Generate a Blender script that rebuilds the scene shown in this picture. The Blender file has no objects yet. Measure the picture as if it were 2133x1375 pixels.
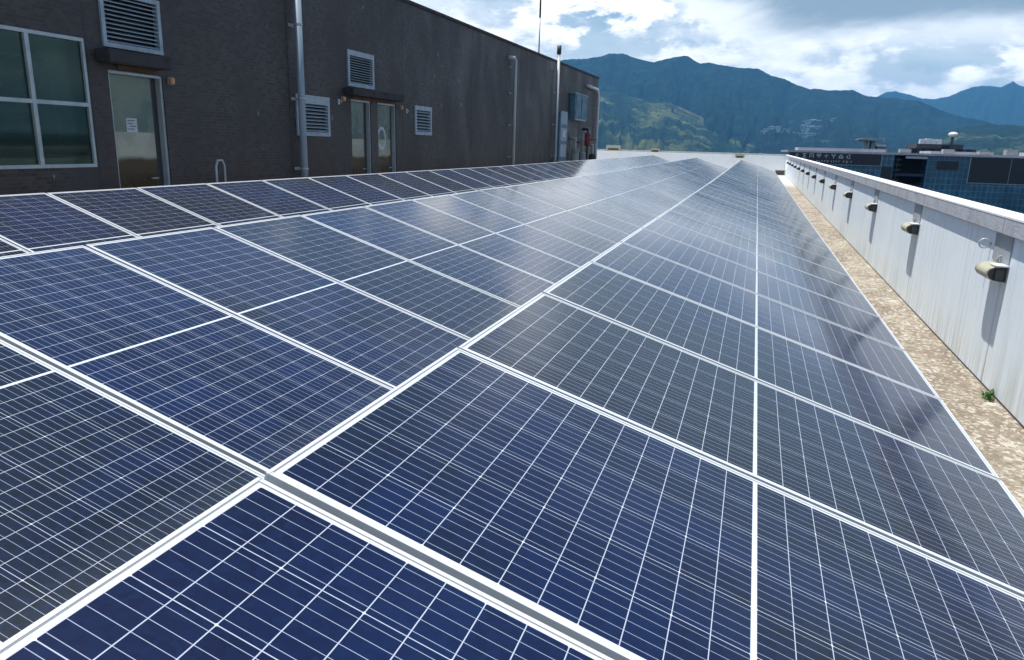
import bpy, bmesh, math, random
from mathutils import Matrix, Vector, noise
random.seed(7)
rad = math.radians
scene = bpy.context.scene
CAMZ = 1.7
HAZE = 0.98e-4

# ------------------------------------------------------------------ camera
cam_data = bpy.data.cameras.new('camera')
cam = bpy.data.objects.new('camera', cam_data)
scene.collection.objects.link(cam)
cam_data.sensor_width = 36.0
cam_data.lens = 25.492
cam_data.clip_start = 0.05
cam_data.clip_end = 60000
yaw, pitch, roll = -0.3113, -0.2506, 0.0274
fwd = Vector((math.sin(yaw)*math.cos(pitch), math.cos(yaw)*math.cos(pitch), math.sin(pitch)))
rgt = Vector((math.cos(yaw), -math.sin(yaw), 0))
upv = rgt.cross(fwd)
r2 = rgt*math.cos(roll) + upv*math.sin(roll)
u2 = -rgt*math.sin(roll) + upv*math.cos(roll)
cam.matrix_world = Matrix(((r2.x, u2.x, -fwd.x, 0), (r2.y, u2.y, -fwd.y, 0), (r2.z, u2.z, -fwd.z, CAMZ), (0, 0, 0, 1)))
scene.camera = cam

# ------------------------------------------------------------------ sun, sky, exposure
SUN_EL, SUN_AZ = 75.5, -96.0       # azimuth from +Y towards +X: the sun stands to the left
sun_d = bpy.data.lights.new('sun', 'SUN')
sun_d.energy = 5.0
sun_d.angle = rad(0.5)
sun_d.color = (1.0, 0.96, 0.9)
sun = bpy.data.objects.new('sun', sun_d)
scene.collection.objects.link(sun)
sd = Vector((math.sin(rad(SUN_AZ))*math.cos(rad(SUN_EL)), math.cos(rad(SUN_AZ))*math.cos(rad(SUN_EL)), math.sin(rad(SUN_EL))))
sun.rotation_euler = sd.to_track_quat('Z', 'Y').to_euler()

world = bpy.data.worlds.new('World')
scene.world = world
world.use_nodes = True
wt = world.node_tree
wt.nodes.clear()


class NT:
    """small helper that chains shader nodes"""
    def __init__(s, nt): s.nt = nt
    def n(s, typ, **kw):
        nd = s.nt.nodes.new(typ)
        for k, v in kw.items(): setattr(nd, k, v)
        return nd
    def put(s, sock, v):
        if v is None: return
        if hasattr(v, 'is_output'): s.nt.links.new(v, sock)
        else: sock.default_value = v
    def m(s, op, a, b=None, c=None, clamp=False):
        nd = s.n('ShaderNodeMath', operation=op, use_clamp=clamp)
        s.put(nd.inputs[0], a); s.put(nd.inputs[1], b); s.put(nd.inputs[2], c)
        return nd.outputs[0]
    def mix(s, f, a, b, blend='MIX'):
        nd = s.n('ShaderNodeMix', data_type='RGBA', blend_type=blend)
        s.put(nd.inputs[0], f); s.put(nd.inputs[6], col(a)); s.put(nd.inputs[7], col(b))
        return nd.outputs[2]
    def noise(s, vec, scale, detail=4, rough=.55, dist=0.0):
        nd = s.n('ShaderNodeTexNoise')
        s.put(nd.inputs['Vector'], vec)
        nd.inputs['Scale'].default_value = scale; nd.inputs['Detail'].default_value = detail
        nd.inputs['Roughness'].default_value = rough; nd.inputs['Distortion'].default_value = dist
        return nd.outputs[0]
    def ramp(s, f, lo, hi, a=0.0, b=1.0):
        nd = s.n('ShaderNodeMapRange', interpolation_type='SMOOTHSTEP')
        s.put(nd.inputs[0], f)
        nd.inputs[1].default_value = lo; nd.inputs[2].default_value = hi
        nd.inputs[3].default_value = a; nd.inputs[4].default_value = b
        return nd.outputs[0]
    def mapping(s, vec, loc=(0, 0, 0), sc=(1, 1, 1), rot=(0, 0, 0)):
        nd = s.n('ShaderNodeMapping')
        s.put(nd.inputs[0], vec)
        nd.inputs[1].default_value = loc; nd.inputs[2].default_value = rot; nd.inputs[3].default_value = sc
        return nd.outputs[0]
    def sep(s, vec):
        nd = s.n('ShaderNodeSeparateXYZ'); s.put(nd.inputs[0], vec); return nd.outputs
    def comb(s, x, y, z):
        nd = s.n('ShaderNodeCombineXYZ')
        for i, v in enumerate((x, y, z)): s.put(nd.inputs[i], v)
        return nd.outputs[0]


def col(c):
    if isinstance(c, tuple) and len(c) == 3: return (*c, 1.0)
    return c


W = NT(wt)
sky = W.n('ShaderNodeTexSky', sky_type='NISHITA', sun_disc=False)
sky.sun_elevation = rad(SUN_EL)
sky.sun_rotation = rad(SUN_AZ)
sky.altitude = 20
sky.air_density = 1.0; sky.dust_density = 0.6; sky.ozone_density = 1.5
gen = W.n('ShaderNodeTexCoord').outputs['Generated']
gx, gy, gz = W.sep(gen)
# azimuth / elevation of the viewing direction, in radians, so clouds are laid out on the sky itself
az = W.m('ARCTAN2', gx, gy)
el = W.m('ARCSINE', gz)
vec = W.comb(W.m('MULTIPLY', az, 1.0), W.m('MULTIPLY', el, 2.1), 0.0)
vec2 = W.mapping(vec, loc=(0.035, -0.055, 0.0))
# a flat cloud layer for the upper sky, seen in perspective
den = W.m('ADD', W.m('MAXIMUM', gz, 0.0), 0.10)
plane = W.comb(W.m('DIVIDE', gx, den), W.m('DIVIDE', gy, den), 0.0)
puff = W.noise(vec, 5.6, 10, .60, .2)
puff_s = W.noise(vec2, 5.6, 10, .60, .2)
fine = W.noise(vec, 17.0, 7, .6, .15)
high = W.noise(W.mapping(plane, loc=(1.7, 4.3, 0)), 0.62, 7, .6, .3)
low_band = W.ramp(el, 0.34, 0.02, 0.0, 1.0)
cover = W.m('ADD', W.m('ADD', puff, W.m('MULTIPLY', W.m('SUBTRACT', fine, .5), .26)), W.m('MULTIPLY', low_band, 0.16))
m_puff = W.ramp(cover, 0.525, 0.585)
relief = W.m('ADD', W.m('MULTIPLY', W.m('SUBTRACT', puff, puff_s), 3.6), W.m('MULTIPLY', W.m('SUBTRACT', fine, .5), 1.5))
lit = W.ramp(relief, -0.42, 0.34)
thick = W.ramp(cover, 0.60, 0.86)
c_puff = W.mix(lit, (6.4, 7.3, 8.2), (14.5, 14.4, 14.2))
c_puff = W.mix(W.m('MULTIPLY', thick, 0.40), c_puff, (6.2, 7.1, 7.9))
right_hi = W.m('MULTIPLY', W.ramp(az, -0.24, 0.12), W.ramp(el, 0.105, 0.19))
m_high = W.ramp(W.m('ADD', high, W.m('MULTIPLY', right_hi, 0.75)), 0.50, 0.66)
c_high = W.mix(W.ramp(W.m('ADD', high, W.m('MULTIPLY', right_hi, 0.5)), 0.55, 0.85), (11.0, 11.4, 11.8), (3.2, 4.1, 4.9))
skyc = W.mix(1.0, sky.outputs[0], (.92, 1.0, 1.0), 'MULTIPLY')
veil = W.m('MULTIPLY', W.ramp(el, .34, .04), W.ramp(W.noise(vec, 2.1, 5, .55, .3), .36, .60, .15, .90))
skyc = W.mix(veil, skyc, (10.0, 10.6, 11.0))
gone = W.ramp(el, .62, .30)           # the clouds thin out to open blue overhead
c = W.mix(W.m('MULTIPLY', m_puff, gone), skyc, c_puff)
c = W.mix(W.m('MULTIPLY', m_high, W.m('MULTIPLY', W.ramp(el, 0.07, 0.16), gone)), c, c_high)
bg = W.n('ShaderNodeBackground')
bg.inputs[1].default_value = 0.092
W.nt.links.new(c, bg.inputs[0])
wo = W.n('ShaderNodeOutputWorld')
W.nt.links.new(bg.outputs[0], wo.inputs[0])

scene.view_settings.view_transform = 'Standard'
scene.view_settings.look = 'None'
scene.view_settings.exposure = 0.34
scene.view_settings.gamma = 1.0
scene.view_settings.use_curve_mapping = False
scene.render.engine = 'CYCLES'
scene.cycles.volume_bounces = 0
scene.cycles.max_bounces = 8


# ------------------------------------------------------------------ materials
def newmat(name, base=(.5, .5, .5), rough=.6, metal=0.0, spec=.5):
    m = bpy.data.materials.new(name); m.use_nodes = True
    t = NT(m.node_tree); b = m.node_tree.nodes['Principled BSDF']
    b.inputs['Base Color'].default_value = (*base, 1)
    b.inputs['Roughness'].default_value = rough
    b.inputs['Metallic'].default_value = metal
    b.inputs['Specular IOR Level'].default_value = spec
    t.b = b
    t.out = m.node_tree.nodes['Material Output']
    t.obj = lambda: t.n('ShaderNodeTexCoord').outputs['Object']
    t.geo = lambda: t.n('ShaderNodeNewGeometry').outputs['Position']
    return m, t


def weathered(name, base, dark, scale=6.0, rough=.6, metal=0.0, amount=.5, bump=0.0, streak=False):
    """plain paint, metal or concrete with soft dirt of its own"""
    m, t = newmat(name, base, rough, metal)
    p = t.geo()
    if streak: p = t.mapping(p, sc=(1, 1, .18))
    n1 = t.noise(p, scale, 6, .65, .3)
    n2 = t.noise(t.geo(), scale*9, 3, .6)
    f = t.m('ADD', t.m('MULTIPLY', t.ramp(n1, .42, .7), amount), t.m('MULTIPLY', t.ramp(n2, .45, .8), amount*.4), clamp=True)
    t.put(t.b.inputs['Base Color'], t.mix(f, base, dark))
    t.put(t.b.inputs['Roughness'], t.ramp(n1, .3, .7, rough-.08, min(1, rough+.1)))
    if bump:
        bn = t.n('ShaderNodeBump'); bn.inputs['Strength'].default_value = bump; bn.inputs['Distance'].default_value = .01
        t.put(bn.inputs['Height'], n2); t.put(t.b.inputs['Normal'], bn.outputs[0])
    return m


def mat_cells():
    m, t = newmat('solar_cells', (.01, .02, .06), .35)
    p = t.obj(); x, y, z = t.sep(p)
    ax = t.m('ABSOLUTE', x)
    # half cells along the long side, six cells along the short one
    cu = t.m('DIVIDE', t.m('SUBTRACT', ax, .006), .08475)
    cv = t.m('DIVIDE', t.m('ADD', y, .4955), .16517)
    fu = t.m('FRACT', cu); fv = t.m('FRACT', cv)
    eu = t.m('MULTIPLY', t.m('MINIMUM', fu, t.m('SUBTRACT', 1.0, fu)), .08475)
    ev = t.m('MULTIPLY', t.m('MINIMUM', fv, t.m('SUBTRACT', 1.0, fv)), .16517)
    lu = t.m('LESS_THAN', eu, .0011)
    lv = t.m('LESS_THAN', ev, .0010)
    mid = t.m('LESS_THAN', ax, .0062)
    out = t.m('MAXIMUM', t.m('GREATER_THAN', ax, 1.0232), t.m('GREATER_THAN', t.m('ABSOLUTE', y), .4957))
    # cut corners of the full cells
    fu2 = t.m('FRACT', t.m('MULTIPLY', cu, .5))
    eu2 = t.m('MULTIPLY', t.m('MINIMUM', fu2, t.m('SUBTRACT', 1.0, fu2)), .1695)
    dia = t.m('LESS_THAN', t.m('ADD', eu2, ev), .0040)
    white = lu
    for k in (lv, mid, out, dia): white = t.m('MAXIMUM', white, k)
    # busbars: five along every cell
    fb = t.m('FRACT', t.m('ADD', t.m('MULTIPLY', fv, 5.0), 0.0))
    bus = t.m('LESS_THAN', t.m('MULTIPLY', t.m('ABSOLUTE', t.m('SUBTRACT', fb, .5)), .03303), .00066)
    # every cell has its own tone
    rnd = t.n('ShaderNodeObjectInfo').outputs['Random']
    idv = t.comb(t.m('FLOOR', t.m('DIVIDE', x, .1695)), t.m('FLOOR', cv), t.m('MULTIPLY', rnd, 97.0))
    wn = t.n('ShaderNodeTexWhiteNoise'); t.put(wn.inputs[0], idv)
    base = t.mix(wn.outputs[0], (.0002, .0030, .028), (.0006, .0080, .050))
    # the blue coating turns charcoal in broad patches and from module to module
    tone = t.noise(t.geo(), .55, 4, .6, .8)
    base = t.mix(t.m('MULTIPLY', t.ramp(t.m('ADD', tone, t.m('MULTIPLY', t.m('SUBTRACT', rnd, .5), .22)), .38, .56), .90), base, (.0022, .0048, .0085))
    fl = t.n('ShaderNodeTexVoronoi'); t.put(fl.inputs[0], p); fl.inputs['Scale'].default_value = 55
    base = t.mix(t.m('MULTIPLY', t.sep(fl.outputs['Color'])[0], .38), base, (.003, .017, .070))
    base = t.mix(bus, base, (.32, .37, .48))
    base = t.mix(white, base, (.42, .47, .56))
    base = t.mix(t.m('MAXIMUM', t.m('MAXIMUM', mid, out), dia), base, (.60, .65, .71))
    seal = t.m('MAXIMUM', t.m('GREATER_THAN', ax, 1.0338), t.m('GREATER_THAN', t.m('ABSOLUTE', y), .5046))
    base = t.mix(seal, base, (.26, .28, .28))
    # thin dust film with drying marks, thicker towards the lower edge
    geo = t.geo()
    d1 = t.noise(t.mapping(geo, sc=(.7, .7, .7)), 1.1, 6, .62, .6)
    d2 = t.noise(geo, 38.0, 4, .7)
    low = t.ramp(x, .80, 1.04)
    dust = t.m('ADD', t.m('MULTIPLY', t.ramp(d1, .45, .75), .004), t.m('MULTIPLY', t.m('MULTIPLY', low, d2), .09))
    dust = t.m('ADD', dust, t.m('MULTIPLY', t.ramp(d2, .64, .8), .02))
    # dust film with far glare painted in, paler at flat viewing angles: 1 - exp(-depth / cos)
    gn = t.n('ShaderNodeNewGeometry'); dp = t.n('ShaderNodeVectorMath', operation='DOT_PRODUCT')
    t.put(dp.inputs[0], gn.outputs['Incoming']); t.put(dp.inputs[1], gn.outputs['Normal'])
    cosv = t.m('MAXIMUM', t.m('ABSOLUTE', dp.outputs['Value']), .02)
    film_glare = t.m('SUBTRACT', 1.0, t.m('EXPONENT', t.m('DIVIDE', t.m('MULTIPLY', t.ramp(d1, .2, .8, .5, 1.5), -.0040), cosv)))
    dust = t.m('ADD', dust, film_glare, clamp=True)
    base = t.mix(dust, base, (.33, .375, .38))
    t.put(t.b.inputs['Base Color'], base)
    t.b.inputs['Specular IOR Level'].default_value = .1
    t.b.inputs['Coat Weight'].default_value = 1.0
    t.b.inputs['Coat IOR'].default_value = 1.36
    t.b.inputs['Sheen Weight'].default_value = .09; t.b.inputs['Sheen Roughness'].default_value = .15
    t.b.inputs['Sheen Tint'].default_value = (.88, .95, 1, 1)
    t.put(t.b.inputs['Coat Roughness'], t.ramp(d1, .3, .75, .09, .17))
    t.b.inputs['Roughness'].default_value = .5
    bn = t.n('ShaderNodeBump'); bn.inputs['Strength'].default_value = .05; bn.inputs['Distance'].default_value = .002
    t.put(bn.inputs['Height'], t.noise(geo, 2.2, 3, .5)); t.put(t.b.inputs['Coat Normal'], bn.outputs[0])
    return m


def mat_tiles():
    m, t = newmat('brown_mosaic_tile', (.06, .055, .06), .55)
    p = t.geo(); x, y, z = t.sep(p)
    br = t.n('ShaderNodeTexBrick', offset=.5)
    t.put(br.inputs[0], t.comb(y, z, 0.0))
    br.inputs['Color1'].default_value = (.031, .024, .022, 1); br.inputs['Color2'].default_value = (.080, .060, .054, 1)
    br.inputs['Mortar'].default_value = (.085, .076, .076, 1); br.inputs['Scale'].default_value = 1.0
    br.inputs['Mortar Size'].default_value = .0035; br.inputs['Brick Width'].default_value = .095; br.inputs['Row Height'].default_value = .048
    br.inputs['Bias'].default_value = 0.0
    c1 = t.noise(t.mapping(p, sc=(1, 1, .5)), .9, 6, .6, .5)
    c = t.mix(t.m('MULTIPLY', t.ramp(c1, .38, .62), .6), br.outputs[0], (.075, .065, .067))
    rust = t.m('MULTIPLY', t.ramp(z, 2.3, .9), t.ramp(t.noise(t.mapping(p, sc=(1, 1, .35)), 1.6, 5, .6), .42, .72))
    c = t.mix(t.m('MULTIPLY', rust, .65), c, (.060, .036, .024))
    # lost tiles and lime runs
    sp = t.n('ShaderNodeTexVoronoi'); t.put(sp.inputs[0], t.mapping(p, sc=(1, 1, .45))); sp.inputs['Scale'].default_value = 4.2
    chips = t.m('MULTIPLY', t.m('LESS_THAN', sp.outputs[0], .085), t.ramp(t.noise(p, .5, 2), .5, .58))
    c = t.mix(t.m('MULTIPLY', chips, .75), c, (.34, .33, .33))
    runs = t.ramp(t.noise(t.mapping(p, sc=(1, 3.2, .16)), 1.3, 5, .6, .1), .60, .78)
    c = t.mix(t.m('MULTIPLY', runs, .28), c, (.13, .13, .14))
    endw = t.m('MULTIPLY', t.m('MULTIPLY', t.ramp(y, 28.2, 30.0), t.ramp(z, 3.4, 2.2)), t.ramp(t.noise(p, 1.7, 6, .7, .6), .42, .60))
    c = t.mix(t.m('MULTIPLY', endw, .75), c, t.mix(t.ramp(t.noise(p, 3.1, 4, .6), .4, .6), (.10, .14, .17), (.24, .23, .21)))
    t.put(t.b.inputs['Base Color'], c)
    t.put(t.b.inputs['Roughness'], t.ramp(c1, .3, .7, .42, .7))
    bn = t.n('ShaderNodeBump'); bn.inputs['Strength'].default_value = .5; bn.inputs['Distance'].default_value = .004
    t.put(bn.inputs['Height'], br.outputs[1]); bn.invert = True
    t.put(t.b.inputs['Normal'], bn.outputs[0])
    return m


def mat_painted_wall():
    m, t = newmat('white_wall_paint', (.6, .65, .7), .6)
    p = t.geo(); x, y, z = t.sep(p)
    streak = t.noise(t.mapping(p, sc=(6, 6, .30)), 3.2, 7, .68, .15)
    blot = t.noise(p, .7, 6, .6, .4)
    c = t.mix(t.ramp(blot, .35, .7), (.84, .91, .95), (.75, .85, .91))
    c = t.mix(t.m('MULTIPLY', t.ramp(streak, .48, .72), .38), c, (.40, .43, .46))
    foot = t.m('MULTIPLY', t.ramp(t.m('SUBTRACT', z, t.m('MULTIPLY', y, .0047)), .42, .02), t.ramp(streak, .35, .6))
    c = t.mix(t.m('MULTIPLY', foot, .42), c, (.42, .40, .33))
    spk = t.ramp(t.noise(p, 26, 3, .7), .66, .74)
    c = t.mix(t.m('MULTIPLY', spk, .35), c, (.30, .31, .33))
    t.put(t.b.inputs['Base Color'], c)
    rib = t.m('SINE', t.m('MULTIPLY', y, 62.0))
    bn = t.n('ShaderNodeBump'); bn.inputs['Strength'].default_value = .55; bn.inputs['Distance'].default_value = .006
    t.put(bn.inputs['Height'], t.m('ADD', t.m('MULTIPLY', rib, .35), t.noise(t.mapping(p, sc=(1, 1, .4)), 9, 6, .7))); t.put(t.b.inputs['Normal'], bn.outputs[0])
    return m


def mat_deck():
    m, t = newmat('rough_roof_concrete', (.4, .37, .3), .85)
    p = t.geo()
    n1 = t.noise(t.mapping(p, sc=(1, .6, 1)), 1.5, 8, .72, .6)
    n2 = t.noise(p, 17, 6, .72, .5)
    n3 = t.noise(t.mapping(p, sc=(1, .45, 1)), 9, 7, .78, .5)
    c = t.mix(t.ramp(n1, .35, .66), (.40, .36, .29), (.17, .135, .095))
    c = t.mix(t.m('MULTIPLY', t.ramp(n2, .45, .58), .8), c, (.20, .15, .10))
    c = t.mix(t.m('MULTIPLY', t.ramp(n3, .53, .61), .85), c, (.52, .49, .42))
    peb = t.n('ShaderNodeTexVoronoi'); t.put(peb.inputs[0], p); peb.inputs['Scale'].default_value = 42
    c = t.mix(t.m('MULTIPLY', t.m('GREATER_THAN', t.sep(peb.outputs['Color'])[0], .72), .55), c, (.16, .125, .09))
    c = t.mix(t.m('MULTIPLY', t.m('GREATER_THAN', t.sep(peb.outputs['Color'])[1], .84), .5), c, (.62, .58, .50))
    x, y, z = t.sep(p)
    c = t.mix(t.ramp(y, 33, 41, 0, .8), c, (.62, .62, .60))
    vo = t.n('ShaderNodeTexVoronoi', feature='DISTANCE_TO_EDGE'); t.put(vo.inputs[0], t.mapping(p, rot=(0, 0, .5), sc=(1, .6, 1))); vo.inputs['Scale'].default_value = 3.0
    crack = t.m('MULTIPLY', t.m('LESS_THAN', vo.outputs[0], .012), t.ramp(n1, .5, .6))
    c = t.mix(t.m('MULTIPLY', crack, .6), c, (.12, .10, .08))
    t.put(t.b.inputs['Base Color'], c)
    bn = t.n('ShaderNodeBump'); bn.inputs['Strength'].default_value = .8; bn.inputs['Distance'].default_value = .02
    t.put(bn.inputs['Height'], t.m('ADD', n2, n3)); t.put(t.b.inputs['Normal'], bn.outputs[0])
    return m


def mat_forest(name, a, b_, grass_sun, grass_sun_bias, scale=.004):
    m, t = newmat(name, a, .95, 0, .1)
    p = t.geo()
    n1 = t.noise(p, scale, 7, .62, .6)
    n2 = t.noise(p, scale*9, 5, .7)
    c = t.mix(t.ramp(n2, .40, .60), a, b_)
    c = t.mix(t.ramp(n1, grass_sun_bias, grass_sun_bias+.14), c, grass_sun)
    c = t.mix(t.m('MULTIPLY', t.ramp(t.noise(p, scale*3, 6, .7), .5, .7), .55), c, a)
    tree = t.n('ShaderNodeTexVoronoi'); t.put(tree.inputs[0], p); tree.inputs['Scale'].default_value = .055
    c = t.mix(t.m('MULTIPLY', t.sep(tree.outputs['Color'])[0], .75), c, (a[0]*.4, a[1]*.4, a[2]*.4))
    t.put(t.b.inputs['Base Color'], c)
    bn = t.n('ShaderNodeBump'); bn.inputs['Strength'].default_value = 1.0; bn.inputs['Distance'].default_value = 26.0
    t.put(bn.inputs['Height'], t.noise(p, scale*5, 8, .72, .4)); t.put(t.b.inputs['Normal'], bn.outputs[0])
    return m


def mat_glass(name, tint, mixf=.35, rough=.04):
    m, t = newmat(name, tint, rough)
    g = t.n('ShaderNodeBsdfGlossy'); g.inputs[0].default_value = (.30, .42, .36, 1); g.inputs[1].default_value = rough
    tr = t.n('ShaderNodeBsdfTransparent'); tr.inputs[0].default_value = (*tint, 1)
    fr = t.n('ShaderNodeFresnel'); fr.inputs[0].default_value = 1.5
    mx = t.n('ShaderNodeMixShader')
    t.put(mx.inputs[0], t.m('ADD', fr.outputs[0], mixf*.25, clamp=True)); t.put(mx.inputs[1], tr.outputs[0]); t.put(mx.inputs[2], g.outputs[0])
    df = t.n('ShaderNodeBsdfDiffuse'); df.inputs[0].default_value = (.07, .10, .085, 1)
    m2 = t.n('ShaderNodeMixShader'); m2.inputs[0].default_value = .22
    t.put(m2.inputs[1], mx.outputs[0]); t.put(m2.inputs[2], df.outputs[0])
    t.put(t.out.inputs[0], m2.outputs[0])
    return m


def mat_steel_door():
    """stainless door: painted reflections on green-grey vision panel and pale sheet, rusty brown kick zone"""
    m, t = newmat('stainless_door_sheet', (.4, .4, .36), .22, .3)
    p = t.geo(); x, y, z = t.sep(p)
    n = t.noise(p, 1.7, 4, .55, .5)
    fine = t.noise(t.mapping(p, sc=(1, 1, .3)), 14, 4, .6)
    top = t.ramp(z, 1.715, 1.73)
    rusty = t.ramp(t.m('ADD', z, t.m('MULTIPLY', n, .22)), 1.52, 1.44)
    pale = t.mix(t.ramp(n, .35, .65), (.58, .56, .44), (.38, .38, .31))
    pale = t.mix(t.m('MULTIPLY', fine, .3), pale, (.16, .13, .09))
    green = t.mix(t.ramp(n, .3, .7), (.12, .17, .145), (.24, .27, .21))  # yellow-green glass reflection put into the base colour
    c = t.mix(rusty, pale, t.mix(fine, (.060, .042, .022), (.11, .075, .04)))
    c = t.mix(top, c, green)
    t.put(t.b.inputs['Base Color'], c)
    t.put(t.b.inputs['Roughness'], t.ramp(n, .3, .7, .22, .42))
    return m


def mat_factory_glass():
    m, t = newmat('blue_curtain_glass', (.02, .08, .16), .18, 0, .6)
    p = t.geo(); x, y, z = t.sep(p)
    br = t.n('ShaderNodeTexBrick', offset=0.0)
    t.put(br.inputs[0], t.comb(x, z, 0.0))
    br.inputs['Color1'].default_value = (.016, .115, .210, 1); br.inputs['Color2'].default_value = (.035, .165, .260, 1)
    br.inputs['Mortar'].default_value = (.18, .34, .42, 1); br.inputs['Scale'].default_value = 1.0
    br.inputs['Mortar Size'].default_value = .03; br.inputs['Brick Width'].default_value = .5; br.inputs['Row Height'].default_value = .62
    c = t.mix(t.m('MULTIPLY', t.ramp(t.noise(p, .35, 4, .6), .35, .7), .7), br.outputs[0], (.008, .050, .095))
    t.put(t.b.inputs['Base Color'], c)
    return m


M = {}
M['cells'] = mat_cells()
M['alu'] = weathered('anodised_aluminium', (.62, .64, .66), (.46, .48, .50), 5, .42, .1, .35)
M['rail'] = weathered('mill_aluminium', (.34, .34, .31), (.24, .24, .22), 6, .5, .3, .5)
M['tile'] = mat_tiles()
M['paint'] = mat_painted_wall()
M['deck'] = mat_deck()
M['cap_top'] = weathered('white_coping_paint', (.84, .86, .88), (.66, .68, .70), 3, .5, 0, .3)
M['cap_face'] = weathered('grey_coping_cement', (.44, .46, .50), (.22, .23, .26), 5, .8, 0, .55, .5)
M['joint_grey'] = weathered('grey_joint_cement', (.34, .37, .40), (.24, .26, .28), 7, .8, 0, .6, .3)
M['cream'] = weathered('aged_cream_plastic', (.44, .42, .32), (.27, .25, .18), 9, .5, 0, .5)
M['dark_metal'] = weathered('dark_painted_metal', (.05, .055, .06), (.09, .08, .07), 9, .5, .3, .5)
M['louvre'] = weathered('aluminium_louvre', (.42, .48, .54), (.26, .29, .33), 6, .45, .2, .5)
M['louvre_shadow'] = newmat('louvre_shade_sheet', (.012, .03, .045), .7)[0]  # near-black colour holds the shade behind the slats
M['pvc'] = weathered('blue_grey_pipe_paint', (.34, .41, .48), (.22, .27, .32), 5, .45, 0, .45, 0, True)
M['pvc_light'] = weathered('light_pipe_paint', (.55, .58, .60), (.36, .38, .40), 5, .45, 0, .45, 0, True)
M['steel'] = mat_steel_door()
M['win_glass'] = mat_glass('green_window_glass', (.56, .61, .58), .3)
M['win_frame'] = weathered('window_aluminium', (.50, .55, .57), (.32, .36, .38), 8, .4, .25, .4)
M['interior'] = weathered('dim_room_wall', (.20, .25, .22), (.05, .07, .06), 2, .8, 0, .6)
M['reflection_pale'] = newmat('reflection_frame_paint', (.65, .72, .68), .6)[0]
M['soffit'] = weathered('stained_canopy_concrete', (.055, .048, .050), (.025, .022, .022), 4, .8, 0, .6, .4)
M['rust'] = weathered('rusty_lintel', (.16, .08, .04), (.06, .04, .03), 9, .8, 0, .6)
M['paper'] = newmat('notice_paper', (.62, .64, .66), .8)[0]
M['ink'] = newmat('notice_ink', (.06, .07, .10), .8)[0]
M['orange'] = newmat('orange_lamp_lens', (.75, .38, .20), .4)[0]
M['white'] = weathered('white_enamel', (.70, .72, .74), (.5, .52, .52), 8, .5, 0, .4)
M['tank_blue'] = weathered('blue_grey_cabinet', (.09, .20, .28), (.05, .10, .14), 3, .5, .1, .6)
M['red'] = weathered('faded_red_paint', (.30, .05, .07), (.15, .03, .04), 6, .6, 0, .5)
M['beige'] = weathered('beige_lagging', (.36, .34, .30), (.18, .17, .15), 4, .7, 0, .7)
M['leaf'] = weathered('weed_leaf', (.06, .14, .03), (.03, .08, .015), 30, .6, 0, .6)
M['forest'] = mat_forest('forest_slope', (.002, .009, .010), (.016, .040, .030), (.030, .060, .030), .62, .0022)  # dark blue-green also paints in the mountain's cloud shadow and some haze
M['far_forest'] = mat_forest('far_forest_slope', (.012, .03, .034), (.018, .04, .042), (.03, .05, .045), .60, .0018)  # blue-green base carries part of the distance haze
M['green_hill'] = mat_forest('sunlit_grass_slope', (.010, .030, .026), (.022, .050, .034), (.15, .18, .065), .475, .0042)  # lighter grass tone paints in the sun on the slope
M['valley'] = mat_forest('valley_ground', (.03, .05, .03), (.06, .08, .05), (.12, .13, .10), .5, .01)
M['fac_glass'] = mat_factory_glass()
M['fac_dark'] = weathered('dark_cladding_panel', (.008, .012, .022), (.014, .02, .032), .5, .35, 0, .5)
M['fac_trim'] = weathered('pale_roof_trim', (.42, .42, .48), (.28, .27, .30), .8, .6, 0, .6)
M['fac_line'] = newmat('pale_panel_trim', (.30, .38, .42), .5)[0]
M['fac_void'] = newmat('shaded_bay_wall', (.010, .010, .014), .8)[0]
M['fac_slab'] = newmat('bay_floor_slab', (.022, .040, .085), .7)[0]
M['letter'] = newmat('pale_sign_letter', (.50, .54, .58), .6)[0]
M['conc'] = weathered('grey_building_concrete', (.34, .35, .36), (.2, .2, .21), .2, .8, 0, .6)
M['block'] = weathered('brown_block_facade', (.085, .080, .095), (.05, .05, .06), .3, .8, 0, .6)  # base tone lightened to put distance haze into the colour
M['house'] = weathered('pale_house_render', (.50, .52, .54), (.30, .32, .34), .05, .8, 0, .6)
M['roofdeck_side'] = weathered('facade_render', (.4, .4, .4), (.25, .25, .25), .3, .8, 0, .5)


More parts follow.
